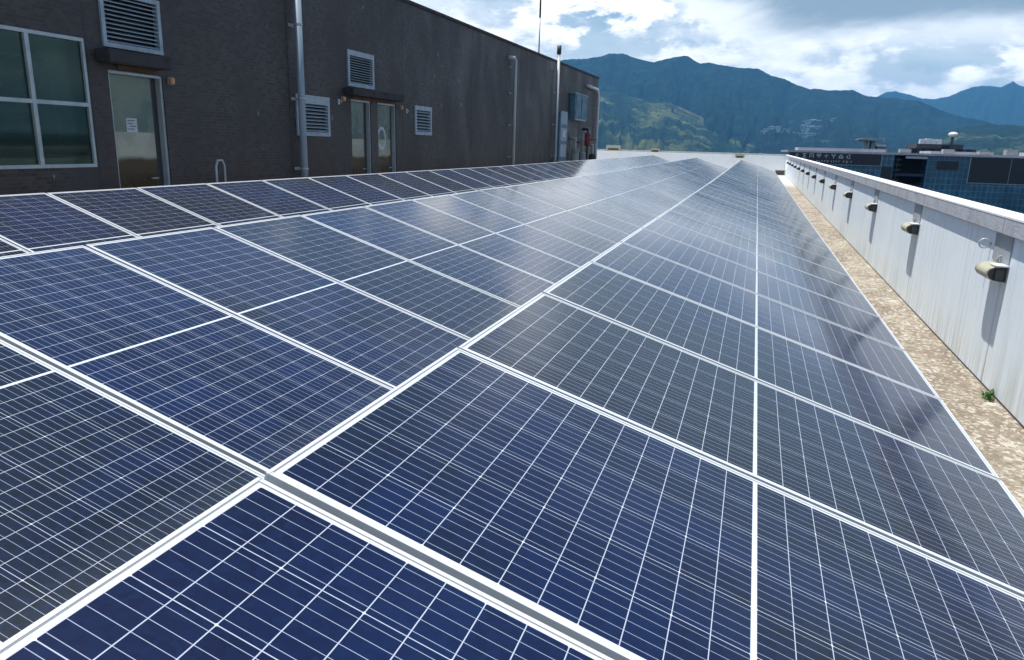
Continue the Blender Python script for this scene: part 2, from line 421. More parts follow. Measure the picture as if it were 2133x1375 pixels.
# ------------------------------------------------------------------ mesh helpers
class MB:
    def __init__(s): s.bm = bmesh.new()
    def box(s, x0, x1, y0, y1, z0, z1, bevel=0.0):
        v = [s.bm.verts.new((x, y, z)) for x in (x0, x1) for y in (y0, y1) for z in (z0, z1)]
        fs = [s.bm.faces.new([v[i] for i in q]) for q in ((0, 1, 3, 2), (4, 6, 7, 5), (0, 4, 5, 1), (2, 3, 7, 6), (0, 2, 6, 4), (1, 5, 7, 3))]
        if bevel:
            es = list({e for f in fs for e in f.edges})
            bmesh.ops.bevel(s.bm, geom=es, offset=bevel, segments=2, affect='EDGES')
        return s
    def tube(s, pts, r, seg=12, cap=True, r1=None):
        pts = [Vector(p) for p in pts]
        rings = []
        ref = None
        for i, p in enumerate(pts):
            if i == 0: d = pts[1]-pts[0]
            elif i == len(pts)-1: d = pts[-1]-pts[-2]
            else: d = (pts[i+1]-pts[i]).normalized() + (pts[i]-pts[i-1]).normalized()
            d.normalize()
            if ref is None:
                ref = d.orthogonal().normalized()
            a = (ref - d*ref.dot(d)).normalized(); ref = a; b = d.cross(a)
            rr = r if r1 is None else r + (r1-r)*i/(len(pts)-1)
            rings.append([s.bm.verts.new(p + (a*math.cos(2*math.pi*k/seg) + b*math.sin(2*math.pi*k/seg))*rr) for k in range(seg)])
        for i in range(len(rings)-1):
            for k in range(seg):
                f = s.bm.faces.new((rings[i][k], rings[i][(k+1) % seg], rings[i+1][(k+1) % seg], rings[i+1][k])); f.smooth = True
        if cap:
            s.bm.faces.new(rings[0][::-1]); s.bm.faces.new(rings[-1])
        return s
    def quad(s, *p):
        s.bm.faces.new([s.bm.verts.new(q) for q in p]); return s
    def ball(s, c, r, sc=(1, 1, 1), sub=2):
        res = bmesh.ops.create_icosphere(s.bm, subdivisions=sub, radius=r)
        for v in res['verts']: v.co = Vector((v.co.x*sc[0]+c[0], v.co.y*sc[1]+c[1], v.co.z*sc[2]+c[2]))
        for v in res['verts']:
            for f in v.link_faces: f.smooth = True
        return s
    def grid(s, rows):
        vs = [[s.bm.verts.new(p) for p in r] for r in rows]
        for i in range(len(vs)-1):
            for j in range(len(vs[0])-1):
                f = s.bm.faces.new((vs[i][j], vs[i][j+1], vs[i+1][j+1], vs[i+1][j])); f.smooth = True
        return s
    def build(s, name, mat, parent=None, origin=None):
        bmesh.ops.recalc_face_normals(s.bm, faces=s.bm.faces)
        me = bpy.data.meshes.new(name)
        if origin is not None:
            bmesh.ops.translate(s.bm, verts=s.bm.verts, vec=-Vector(origin))
        s.bm.to_mesh(me); s.bm.free()
        if mat is not None: me.materials.append(mat)
        o = bpy.data.objects.new(name, me)
        scene.collection.objects.link(o)
        if origin is not None: o.location = origin
        if parent is not None:
            o.parent = parent
        return o


def tag(o, label=None, cat=None, group=None, kind=None):
    if label: o['label'] = label
    if cat: o['category'] = cat
    if group: o['group'] = group
    if kind: o['kind'] = kind
    return o


def thing(name, label, cat, loc=(0, 0, 0), group=None, parent_rot=None):
    o = bpy.data.objects.new(name, None)
    scene.collection.objects.link(o)
    o.location = loc; o.empty_display_size = .1
    return tag(o, label, cat, group)


def copy_tree(o, parent=None):
    c_ = o.copy(); scene.collection.objects.link(c_)
    if parent is not None: c_.parent = parent
    for ch in list(o.children): copy_tree(ch, c_)
    return c_


SL = .0047   # the roof falls very slightly towards the camera

# ------------------------------------------------------------------ setting: ground, roof, mountains
g = MB()
g.quad((-12000, -12000, -26), (12000, -12000, -26), (12000, 12000, -26), (-12000, 12000, -26))
tag(g.build('ground', M['valley']), kind='structure')

d = MB()
d.box(-30, 1.92, -12, 52.2, -26, 0)
for v in d.bm.verts:
    if v.co.z > -1: v.co.z = SL*v.co.y
tag(d.build('roof_deck', M['deck']), kind='structure')


def interp(tab, x):
    if x <= tab[0][0]: return tab[0][1]
    for (a, b), (c_, e) in zip(tab, tab[1:]):
        if x <= c_: return b + (e-b)*(x-a)/(c_-a)
    return tab[-1][1]


def mountain(name, tab, D, foot, thick, mat, seed, rough, base=-26, na=1300, nr=64):
    """range of hills: crest heights (azimuth deg, elevation deg seen from the roof) carried out to distance D"""
    a0, a1 = tab[0][0], tab[-1][0]
    rows = []
    for j in range(nr+1):
        u = j/nr*1.6      # 0..1 foot to crest, 1..1.6 back slope
        row = []
        for i in range(na+1):
            a = a0 + (a1-a0)*i/na
            e = interp(tab, a) + .05*noise.noise(Vector((a*1.3, seed, 0))) + .035*noise.noise(Vector((a*4.1, seed, 3))) + .022*noise.noise(Vector((a*17, seed, 6))) + .014*noise.noise(Vector((a*47, seed, 9)))
            zc = CAMZ + D*math.tan(rad(e)) - base
            if u <= 1:
                r = foot + (D-foot)*u
                s = u**1.25
            else:
                r = D + thick*(u-1)/.6
                s = max(0.0, 1-((u-1)/.6)**1.3)
            spur = 1-abs(noise.noise(Vector((a*.42+.9*u, seed*3.1, u*1.1))))*2.0
            spur2 = 1-abs(noise.noise(Vector((a*1.25-.6*u, seed*5.7, u*2.0))))*2.0
            fade = max(0.0, 1-u)**.55*min(1, u*4) if u <= 1 else 0
            h = zc*s*(1-fade*rough*(1-spur)) - zc*.10*fade*(1-spur2) + zc*.05*fade*noise.noise(Vector((a*5, u*9, seed))) + zc*.03*fade*noise.noise(Vector((a*13, u*25, seed)))
            row.append((r*math.sin(rad(a)), r*math.cos(rad(a)), base + max(-2, h)))
        rows.append(row)
    m_ = MB(); m_.grid(rows)
    return tag(m_.build(name, mat), kind='structure')


# crest tables, azimuth measured from the rows' direction
MAIN = [(-75, 3.0), (-62, 4.6), (-50, 4.1), (-40, 5.4), (-30, 4.9), (-22, 6.2), (-18.2, 5.7), (-14.62, 6.14), (-12.89, 6.28), (-12.04, 6.39), (-11.18, 6.63), (-10.23, 6.67), (-9.45, 6.42), (-8.39, 6.16), (-7.96, 6.09), (-7.32, 6.24), (-6.51, 6.44), (-5.56, 6.54), (-5.13, 6.25), (-4.6, 6.0), (-4.0, 6.1), (-3.15, 5.89), (-2.14, 5.74), (-1.11, 5.69), (-0.52, 5.64), (0.34, 5.19), (1.33, 4.92), (2.37, 4.47), (2.95, 4.31), (4.49, 4.21), (5.79, 4.21), (6.74, 3.83), (8.55, 3.67), (9.97, 3.49), (11.25, 2.94), (12.65, 2.49), (13.83, 2.26), (15.13, 1.86), (16.01, 1.61), (21, 1.1), (30, 1.6), (45, 1.2)]
BACK = [(-5, 2.0), (3.54, 3.35), (6.0, 3.36), (7.3, 3.88), (7.79, 4.12), (8.47, 4.21), (9.04, 4.07), (9.93, 3.77), (10.81, 3.68), (11.45, 3.81), (12.22, 4.22), (12.98, 4.47), (13.63, 4.49), (14.41, 4.42), (14.91, 4.75), (15.25, 4.52), (15.54, 4.43), (18, 4.9), (24, 3.6), (34, 4.2), (46, 3.0)]
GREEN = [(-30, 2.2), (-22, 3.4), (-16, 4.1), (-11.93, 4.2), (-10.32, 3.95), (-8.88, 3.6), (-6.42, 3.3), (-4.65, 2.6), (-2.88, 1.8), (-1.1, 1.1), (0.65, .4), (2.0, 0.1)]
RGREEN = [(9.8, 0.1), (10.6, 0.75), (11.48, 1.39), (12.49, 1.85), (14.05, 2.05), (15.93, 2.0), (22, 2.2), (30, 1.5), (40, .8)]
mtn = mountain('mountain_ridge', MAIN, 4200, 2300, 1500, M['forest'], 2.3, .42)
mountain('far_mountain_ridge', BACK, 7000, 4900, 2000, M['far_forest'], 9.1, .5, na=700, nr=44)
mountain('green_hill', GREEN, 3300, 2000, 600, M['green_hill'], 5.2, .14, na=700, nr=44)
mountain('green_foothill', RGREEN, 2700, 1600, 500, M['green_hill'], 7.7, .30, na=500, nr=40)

# ------------------------------------------------------------------ the tiled rooftop building
BX = -7.8            # its wall plane
BY0, BY1 = 0.6, 37.05
def rooftop(y):
    return 4.70 + (4.93-4.70)*(y-15.5)/(37.1-15.5)

bl = thing('rooftop_building', 'long dark brown tiled building with metal doors and louvres left of the panels', 'building', (BX, 0, 0))
def bpart(mb, name, mat, parent=bl, label=None):
    """a part of the building; coordinates are given in the world"""
    o = mb.build(name, mat)
    mw = Matrix.Translation((BX, 0, 0))
    p_ = parent
    o.parent = p_
    if parent is bl: o.matrix_parent_inverse = mw.inverted()      # parts below a part share its world frame
    if label: o['label'] = label
    return o

holes = [  # y0, y1, z0, z1
    (4.90, 7.18, 1.29, 2.79),      # window
    (7.47, 8.42, 2.74, 3.42),      # louvre above the first door
    (7.50, 8.40, 0.06, 2.47),      # first door
    (11.47, 12.52, 1.76, 2.45),    # louvre behind the pipe
    (13.25, 14.28, 2.74, 3.40),    # louvre above the double door
    (13.36, 14.16, 0.06, 2.49),    # left leaf
    (14.46, 15.30, 0.06, 2.49),    # right leaf
    (16.26, 17.18, 1.87, 2.52)]    # small louvre
ys = sorted({BY0, BY1, *[h[0] for h in holes], *[h[1] for h in holes], 20, 24, 28, 32})
zs = sorted({-.1, *[h[2] for h in holes], *[h[3] for h in holes], 3.6})
w = MB()
def ish(y, z): return any(h[0] < y < h[1] and h[2] < z < h[3] for h in holes)
for a, b in zip(ys, ys[1:]):
    for c_, e in zip(zs, zs[1:]):
        if not ish((a+b)/2, (c_+e)/2): w.quad((BX, a, c_), (BX, b, c_), (BX, b, e), (BX, a, e))
    w.quad((BX, a, 3.6), (BX, b, 3.6), (BX, b, rooftop(b)), (BX, a, rooftop(a)))
for a, b, c_, e in holes:    # reveals
    q = BX-.14
    w.quad((BX, a, c_), (q, a, c_), (q, a, e), (BX, a, e)); w.quad((BX, b, c_), (q, b, c_), (q, b, e), (BX, b, e))
    w.quad((BX, a, c_), (BX, b, c_), (q, b, c_), (q, a, c_)); w.quad((BX, a, e), (BX, b, e), (q, b, e), (q, a, e))
for yy in (BY0, BY1):
    w.quad((BX, yy, -.1), (BX-9, yy, -.1), (BX-9, yy, rooftop(yy)), (BX, yy, rooftop(yy)))
w.quad((BX-9, BY0, -.1), (BX-9, BY1, -.1), (BX-9, BY1, rooftop(BY1)), (BX-9, BY0, rooftop(BY0)))
bpart(w, 'wall', M['tile'])
r = MB()
r.box(BX-9.04, BX+.035, BY0-.03, BY1+.03, 0, .07)
for v in r.bm.verts: v.co.z += rooftop(v.co.y)
bpart(r, 'roof_coping', M['soffit'])
# closed room behind the window
rm = MB()
rm.quad((BX-.15, 4.2, 1.0), (BX-2.6, 4.2, 1.0), (BX-2.6, 4.2, 3.2), (BX-.15, 4.2, 3.2))
rm.quad((BX-.15, 7.4, 1.0), (BX-2.6, 7.4, 1.0), (BX-2.6, 7.4, 3.2), (BX-.15, 7.4, 3.2))
rm.quad((BX-2.6, 4.2, 1.0), (BX-2.6, 7.4, 1.0), (BX-2.6, 7.4, 3.2), (BX-2.6, 4.2, 3.2))
rm.quad((BX-.15, 4.2, 1.0), (BX-2.6, 4.2, 1.0), (BX-2.6, 7.4, 1.0), (BX-.15, 7.4, 1.0))
rm.quad((BX-.15, 4.2, 3.2), (BX-2.6, 4.2, 3.2), (BX-2.6, 7.4, 3.2), (BX-.15, 7.4, 3.2))
bpart(rm, 'room', M['interior'])
# window
f = MB(); t_ = .028; q0, q1 = BX-.05, BX+.012
def bar(mb, a, b, c_, e): mb.box(q0, q1, a, b, c_, e)
bar(f, 4.90, 7.18, 2.75, 2.79); bar(f, 4.90, 7.18, 1.29, 1.33); bar(f, 7.145, 7.18, 1.33, 2.75); bar(f, 4.90, 4.935, 1.33, 2.75)
wf = bpart(f, 'window', M['win_frame'])
f = MB(); f.box(q0-.002, q1+.006, 6.405, 6.455, 1.33, 2.75); f.box(q0-.002, q1+.006, 5.62, 5.67, 1.33, 2.75)
f.box(q0+.003, q1+.002, 4.935, 5.62, 2.005, 2.05); f.box(q0+.003, q1+.002, 5.67, 6.405, 2.005, 2.05); f.box(q0+.003, q1+.002, 6.455, 7.145, 2.005, 2.05)
bpart(f, 'mullion', M['win_frame'], wf)
f = MB(); f.box(BX-.024, BX-.018, 4.93, 7.15, 1.32, 2.76)
bpart(f, 'pane', M['win_glass'], wf)
# pale frame and slats added behind the pane for the reflections on it
f = MB()
f.tube([(BX-.2, 4.3, 2.56), (BX-.2, 6.70, 2.52), (BX-.2, 6.83, 2.42), (BX-.2, 6.87, 2.2), (BX-.2, 6.9, 1.42)], .024, 8)
f.box(BX-.22, BX-.18, 4.3, 7.3, 1.50, 1.525); f.box(BX-.22, BX-.18, 4.3, 7.3, 1.42, 1.44)
bpart(f, 'reflection_frame', M['reflection_pale'])
f = MB()
for k in range(17): f.box(BX-.36, BX-.30, 4.3, 6.72, 1.55+k*.055, 1.558+k*.055)
bpart(f, 'reflection_slats', M['interior'])

def louvre(y0, y1, z0, z1, n, frame=.07, top=None):
    f = MB(); top = top or frame
    xo, xi = BX+.03, BX-.05
    f.box(xi, xo, y0, y1, z1-top, z1); f.box(xi, xo, y0, y1, z0, z0+frame)
    f.box(xi, xo-.002, y0, y0+frame, z0+frame, z1-top); f.box(xi, xo-.002, y1-frame, y1, z0+frame, z1-top)
    lv = bpart(f, 'louvre', M['louvre'])
    s = MB(); h = (z1-top-z0-frame)/n
    for k in range(n):
        zc = z0+frame+h*(k+.5)
        s.quad((BX+.018, y0+frame, zc-h*.30), (BX+.018, y1-frame, zc-h*.30), (BX-.045, y1-frame, zc+h*.32), (BX-.045, y0+frame, zc+h*.32))
        s.quad((BX+.018, y0+frame, zc-h*.30), (BX+.018, y1-frame, zc-h*.30), (BX+.018, y1-frame, zc-h*.13), (BX+.018, y0+frame, zc-h*.13))
    bpart(s, 'slat', M['louvre'], lv)
    s = MB(); s.box(BX-.11, BX-.10, y0, y1, z0, z1); bpart(s, 'shade_sheet', M['louvre_shadow'], lv)
louvre(7.46, 8.43, 2.74, 3.42, 11, .055)
louvre(11.46, 12.53, 1.75, 2.46, 8, .07, .15)
louvre(13.24, 14.29, 2.73, 3.41, 11, .07, .10)
louvre(16.25, 17.19, 1.86, 2.53, 7, .075, .10)

def canopy(y0, y1, z0, z1, dep=.42):
    s = MB(); s.box(BX+.002, BX+dep, y0, y1, z0, z1, .012)
    cn = bpart(s, 'canopy', M['soffit'])
    s = MB(); s.box(BX+.004, BX+.03, y0+.3, y1-.12, z0-.05, z0-.002); bpart(s, 'lintel', M['rust'], cn)
canopy(7.33, 8.36, 2.54, 2.70, .22)
canopy(13.08, 15.3, 2.55, 2.69, .22)

def door(y0, y1, z1, label=None, strip=.14, knob=True):
    s = MB(); s.box(BX-.13, BX-.09, y0, y1-strip, .06, z1)
    dr = bpart(s, 'door', M['steel'], label=label)
    s = MB(); s.box(BX-.12, BX-.02, y0-.001, y0+.03, .06, z1-.001); s.box(BX-.12, BX-.02, y1-.035, y1, .06, z1-.001); s.box(BX-.12, BX-.022, y0+.03, y1-.035, z1-.035, z1)
    bpart(s, 'door_frame', M['win_frame'], dr)
    s = MB(); s.box(BX-.128, BX-.10, y1-strip, y1-.036, .06, z1-.04); bpart(s, 'side_panel', M['dark_metal'], dr)
    s = MB(); s.tube([(BX-.09, y1-strip-.06, 1.12), (BX-.03, y1-strip-.06, 1.12), (BX-.03, y1-strip-.18, 1.12)], .011, 8); bpart(s, 'handle', M['win_frame'], dr)
    return dr
d1 = door(7.50, 8.40, 2.47)
door(13.36, 14.16, 2.49, strip=.16); d3 = door(14.46, 15.30, 2.49, strip=.12)
s = MB(); s.box(BX-.089, BX-.086, 7.79, 7.97, 1.72, 1.90); nt_ = bpart(s, 'notice', M['paper'], d1)
s = MB()
for k, (a, b) in enumerate(((.02, .15), (.02, .11), (.05, .16), (.02, .13))):
    s.box(BX-.0858, BX-.085, 7.79+a, 7.79+b, 1.865-k*.036, 1.875-k*.036)
bpart(s, 'print', M['ink'], nt_)
s = MB()
for k in range(24):
    a0_, a1_ = k*math.pi/12, (k+1)*math.pi/12
    q_ = lambda a, r_: (BX-.0885, 14.78+r_*math.cos(a), 1.75+r_*1.25*math.sin(a))
    s.quad(q_(a0_, .15), q_(a1_, .15), q_(a1_, .20), q_(a0_, .20))
bpart(s, 'painted_ring', M['paper'], d3)
# movement joints in the tiling
for y in (7.22, 11.30, 15.65, 19.96, 24.4, 28.5, 32.6):
    s = MB(); s.box(BX+.0005, BX+.003, y-.012, y+.012, 0, rooftop(y)-.01); bpart(s, 'movement_joint', M['dark_metal'])

# things fixed to the wall
def wall_lamp(y, z, label):
    t = thing('door_lamp', label, 'lamp', (BX, y, z), 'small lamps beside the doors')
    s = MB(); s.box(0, .03, -.045, .045, -.05, .05, .006); s.build('base', M['beige'], t)
    s = MB(); s.box(.03, .075, -.035, .035, -.042, .042, .012); s.build('lens', M['orange'], t)
wall_lamp(8.52, 2.42, 'small orange lamp on the tiled wall right of the single door')
wall_lamp(13.02, 2.47, 'small orange lamp on the tiled wall left of the double doors')
wall_lamp(15.50, 2.44, 'small orange lamp on the tiled wall right of the double doors')
for y, z, lb in ((12.90, 2.41, 'small white bracket on the tiled wall left of the double doors'), (15.84, 2.38, 'small white bracket on the tiled wall between the double doors and the small louvre')):
    t = thing('wall_bracket', lb, 'bracket', (BX, y, z), 'white wall brackets')
    s = MB(); s.box(0, .01, -.025, .025, -.05, .05); s.build('plate', M['white'], t)
    s = MB(); s.tube([(.01, 0, .02), (.05, 0, .02), (.06, 0, -.02)], .008, 8); s.build('hook', M['white'], t)

def pipe(name, label, cat, pts, r, mat, brackets, group=None, cap=None):
    o0 = pts[-1]
    t = thing(name, label, cat, o0, group)
    L_ = [tuple(Vector(p)-Vector(o0)) for p in pts]
    s = MB(); s.tube(L_, r, 16); s.build('pipe', mat, t)
    for z in brackets:
        s = MB(); xc = pts[-1][0]
        s.tube([(0, 0, z-.02), (0, 0, z+.02)], r*1.16, 16)
        s.box(BX-xc, -r*.9, -.02, .02, z-.018, z+.018)
        s.box(BX-xc, BX-xc+.012, -r*1.2, r*1.2, z-.025, z+.025)
        s.build('bracket', M['win_frame'], t)
    return t
t = pipe('drain_pipe', 'thick blue grey drain pipe running up the tiled wall in front of a louvre', 'pipe', [(BX+.16, 11.42, 4.72), (BX+.16, 11.42, .02)], .062, M['pvc'], (.5, 1.16, 2.35, 3.55, 4.4))
pipe('drain_pipe', 'thin pale pipe on the tiled wall, second from the far end, with a bent top', 'pipe', [(BX+.02, 23.0, 4.36), (BX+.16, 23.2, 4.36), (BX+.18, 23.3, 4.28), (BX+.18, 23.3, .1)], .055, M['pvc_light'], (1.2, 2.2, 3.2, 4.0))
pipe('vent_pipe', 'thin pale pipe with a dark cap rising above the roofline near the far end', 'pipe', [(BX+.16, 28.7, 5.15), (BX+.16, 28.75, .1)], .05, M['pvc_light'], (1.2, 2.4, 3.6, 4.4))
s = MB(); s.tube([(BX+.16, 28.7, 5.1), (BX+.16, 28.7, 5.42)], .085, 14)
o = s.build('vent_cowl', M['dark_metal'], origin=(BX+.16, 28.7, 5.1)); tag(o, 'dark cylindrical cowl on top of the tall vent pipe', 'cowl')
pipe('drain_pipe', 'pale pipe with an elbow at the far corner of the tiled building', 'pipe', [(BX+.10, 34.3, 4.40), (BX+.14, 36.3, 4.37), (BX+.14, 36.55, 4.2), (BX+.14, 36.6, .12)], .07, M['white'], (1.2, 2.4, 3.4))
# lightning rod on the roof edge
t = thing('lightning_rod', 'thin dark lightning rod standing on the roof edge of the tiled building', 'rod', (BX-.12, 26.9, rooftop(26.9)+.07))
s = MB(); s.tube([(0, 0, 0), (0, 0, 1.25)], .026, 10); s.build('mast', M['pvc_light'], t)
s = MB(); s.tube([(0, 0, 1.25), (0, 0, 2.3)], .034, 10, r1=.028); s.tube([(0, 0, 2.3), (0, 0, 3.1)], .014, 8, r1=.004); s.build('tip', M['dark_metal'], t)
s = MB(); s.box(-.09, .09, -.09, .09, 0, .02); s.build('base_plate', M['dark_metal'], t)
# handrail loop of the access hatch
t = thing('hatch_handrail', 'small bright metal handrail loop standing at the foot of the tiled wall', 'handrail', (BX+.35, 9.0, 0))
s = MB(); s.tube([(0, -.09, 0.02), (0, -.09, 1.28), (0, -.05, 1.36), (0, .05, 1.36), (0, .09, 1.28), (0, .09, .02)], .017, 10); s.build('rail', M['win_frame'], t)
s = MB(); s.box(-.06, .06, -.15, .15, .045, .07); s.build('base_plate', M['rail'], t)
# loose wire end on the wall
s = MB()
s.tube([(0, -.16, .10), (.03, -.09, .03), (.02, -.03, -.01), (.05, .03, -.07), (.04, .10, -.08), (.03, .14, -.02), (.05, .10, .03), (.04, .04, .0), (.03, .03, -.04)], .010, 6)
s.tube([(0, -.17, .02), (.02, -.07, -.02), (.01, .0, -.02)], .009, 6)
s.tube([(0, -.03, .12), (.01, -.02, .02)], .004, 6)
o = s.build('wire_end', M['paper'], origin=(BX+.005, 10.48, 2.36)); tag(o, 'loose end of pale wire curling out of the tiled wall', 'wire')

# plant at the far end of the wall
t = thing('equipment_cabinet', 'blue grey cabinet hung high on the tiled wall near the far corner', 'cabinet', (BX+.10, 32.5, 2.85))
s = MB(); s.box(-.095, .14, -1.15, 1.25, 0, 1.02, .02); s.build('body', M['tank_blue'], t)
s = MB(); s.box(.14, .16, -1.0, -.05, .1, .92, .005); s.box(.14, .16, .1, 1.1, .1, .92, .005); s.build('door', M['tank_blue'], t)
s = MB(); s.box(-.095, .15, -1.2, 1.3, 1.02, 1.06); s.box(-.095, .15, -1.0, 1.1, -.06, -.002); s.build('trim', M['pvc'], t)
t = thing('control_panel', 'tall blue grey panel against the wall beside the tall vent pipe', 'panel', (BX+.02, 29.9, .1))
s = MB(); s.box(-.015, .14, -.65, .65, 0, 2.9, .02); s.build('body', M['tank_blue'], t)
s = MB()
for z in (.5, 1.15, 1.8, 2.45): s.box(.14, .155, -.5, .5, z, z+.5, .005)
s.build('door', M['pvc'], t)
s = MB(); s.box(.155, .18, -.2, .15, 1.95, 2.2); s.build('meter', M['white'], t)
s = MB(); s.box(.155, .18, .1, .3, .7, .9); s.build('meter', M['white'], t)
def pump(y, lab, c1, c2, h):
    t = thing('water_pump', lab, 'pump', (BX+.28, y, .17), 'pumps at the far corner')
    s = MB(); s.tube([(0, 0, 0), (0, 0, h)], .17, 16); s.ball((0, 0, h), .17, (1, 1, .6)); s.build('body', c1, t)
    s = MB(); s.tube([(0, 0, h*.6), (.12, .35, h*.6), (.12, .35, 0)], .05, 10); s.build('outlet_pipe', c2, t)
    s = MB(); s.tube([(0, 0, h), (0, 0, h+.5), (-.27, 0, h+.5)], .05, 10); s.build('feed_pipe', c2, t)
    s = MB(); s.tube([(.0, 0, h*.6-.06), (0, 0, h*.6+.06)], .20, 16); s.build('flange', M['dark_metal'], t)
pump(31.6, 'beige lagged pump nearest the tall panel at the far corner', M['beige'], M['pvc_light'], 1.35)
pump(33.0, 'grey pump standing between the beige pump and the red valve', M['rail'], M['beige'], 1.2)
pump(35.2, 'dark pump standing last before the far corner', M['dark_metal'], M['pvc_light'], 1.1)
t = thing('valve_stand', 'faded red valve on a dark pipe below the blue grey cabinet', 'valve', (BX+.25, 34.1, .16))
s = MB(); s.tube([(0, 0, 0), (0, 0, 2.3), (-.24, 0, 2.3)], .06, 12); s.build('pipe', M['dark_metal'], t)
s = MB(); s.tube([(0, 0, 1.55), (0, 0, 2.15)], .13, 14); s.tube([(0, -.25, 1.85), (0, .25, 1.85)], .09, 12); s.build('valve_body', M['red'], t)
s = MB(); s.tube([(.3*math.cos(k*math.pi/8)*.6+.25, .3*math.sin(k*math.pi/8)*.6, 1.85) for k in range(17)], .02, 8); s.build('hand_wheel', M['red'], t)
s = MB(); s.box(-.25, .05, -.9, .9, 0, 1.0, .02)
o = s.build('plant_box', M['beige'], origin=(0, 0, 0)); o.location = (BX+.3, 29.6, .12); tag(o, 'stained beige box standing at the foot of the tall blue grey panel', 'box')

# ------------------------------------------------------------------ parapet walls
WX = 1.80
def sheared(mb):
    for v in mb.bm.verts: v.co.z += SL*v.co.y
    return mb
pw = thing('parapet_wall', 'long white parapet wall with grey coping along the right edge of the roof', 'wall', (WX, 0, 0))
def pwp(mb, name, mat, parent=pw, base=(WX, 0, 0), shear=True):
    if shear: sheared(mb)
    o = mb.build(name, mat); o.parent = parent
    if parent.type == 'EMPTY': o.matrix_parent_inverse = Matrix.Translation(base).inverted()
    return o
jy = [6.14+3.115*k for k in range(-3, 15)]
s = MB()
edges = [-4.0]+jy+[52.0]
for a, b in zip(edges, edges[1:]): s.box(WX, WX+.12, a+.007, b-.007, -.05, 1.13)
pwp(s, 'wall_panel', M['paint'])
s = MB()
for y in jy: s.box(WX+.012, WX+.11, y-.0072, y+.0072, -.05, 1.128)
pwp(s, 'joint_filler', M['dark_metal'])
s = MB(); ce = [-4.0]+[6.18+3.115*k for k in range(-3, 15)]+[52.05]
for a, b in zip(ce, ce[1:]): s.box(WX-.04, WX+.15, a+.003, b-.003, 1.131, 1.246, .004)
pwp(s, 'coping', M['cap_face'])
s = MB(); s.box(WX-.042, WX+.16, -4.0, 52.05, 1.2475, 1.262); pwp(s, 'coping_cover', M['cap_top'])
s = MB()
for y in jy:
    s.box(WX-.010, WX+.002, y-.12, y+.27, .92, 1.129)
pwp(s, 'joint_cover', M['joint_grey'])
s = MB(); s.box(WX-.004, WX+.002, -4, 52, .0, .012)
pwp(s, 'base_seal', M['dark_metal'])

fp = thing('parapet_wall', 'cream parapet wall closing the far end of the roof', 'wall', (0, 52, 0))
s = MB(); s.box(-30, WX+.12, 52.06, 52.25, -.1, 1.20); pwp(s, 'wall_panel', M['cap_top'], fp, (0, 52, 0))
s = MB(); s.box(-30, WX+.16, 52.02, 52.3, 1.201, 1.27); pwp(s, 'coping', M['cap_face'], fp, (0, 52, 0))
s = MB(); s.box(-30, WX+.1, 52.03, 52.28, 1.2712, 1.285); pwp(s, 'coping_cover', M['cap_top'], fp, (0, 52, 0))
for x, z, lb in ((-9.6, 1.35, 'pale box standing on the far parapet beside the end of the tiled building'), (-6.7, 1.30, 'small dark lamp on the far parapet, left of the middle'), (-1.1, 1.08, 'small lamp on the far parapet above the end of the panel rows')):
    big = x < -8
    t = thing('parapet_lamp', lb, 'lamp', (x, 51.95, z+SL*52), 'fittings on the far parapet')
    k = 1.7 if big else 1.0
    s = MB(); s.box(-.30*k, .30*k, -.2, .05, -.10, .14*k, .03); s.build('housing', M['cream'], t)
    s = MB(); s.box(-.22*k, .22*k, -.22, -.201, -.09, .03); s.build('lens', M['dark_metal'], t)

# wall fittings on the white parapet: cream half-round trough lamps along the wall, their near ends open
def hood():
    t = thing('wall_fitting', '', 'wall fitting', (0, 0, 0), 'cream fittings on the white parapet')
    prof = [(0, .060), (-.05, .062), (-.10, .056), (-.132, .040), (-.150, .014), (-.151, -.014), (-.134, -.042), (-.10, -.060), (-.05, -.068), (0, -.070)]
    def ring(y, k, dz=0): return [(x*k, y, z*k+dz) for x, z in prof]
    s = MB()
    s.grid([ring(-.20, 1), ring(-.17, 1.0), ring(.08, 1.0), ring(.15, .96), ring(.19, .80), ring(.205, .5), ring(.208, .05)])
    s.grid([ring(-.20, 1), ring(-.202, .93), ring(-.17, .93)])
    s.build('hood', M['cream'], t)
    s = MB(); r_ = ring(-.168, .93); vs = [s.bm.verts.new(q) for q in r_]; s.bm.faces.new(vs)
    s.build('end_shade', M['dark_metal'], t)  # dark sheet stands for the shade inside the open end
    s = MB(); s.box(-.10, -.0, -.215, -.06, .062, .073, .003); s.build('top_flange', M['white'], t)
    s = MB(); s.box(-.085, -.02, -.19, -.171, -.055, .035, .005); s.build('cable_gland', M['dark_metal'], t)
    s = MB(); s.tube([(-.03, .0, .07), (-.03, .0, .12), (-.002, .0, .13)], .008, 8); s.build('conduit', M['joint_grey'], t)
    return t
h0 = hood()
words = ['nearest the camera', 'second from the camera', 'third from the camera', 'fourth from the camera', 'fifth from the camera', 'sixth from the camera', 'seventh from the camera', 'eighth from the camera', 'ninth from the camera', 'tenth from the camera', 'eleventh from the camera', 'twelfth from the camera', 'thirteenth from the camera', 'fourteenth, closest to the far corner', 'last before the far corner']
for k in range(14):
    t = h0 if k == 0 else copy_tree(h0)
    y = 6.14+3.115*k
    t.location = (WX-.002, y+.06, .855+SL*y); t.scale = (.9, .9, .88)
    t['label'] = 'cream hooded fitting on the white parapet wall, '+words[k]
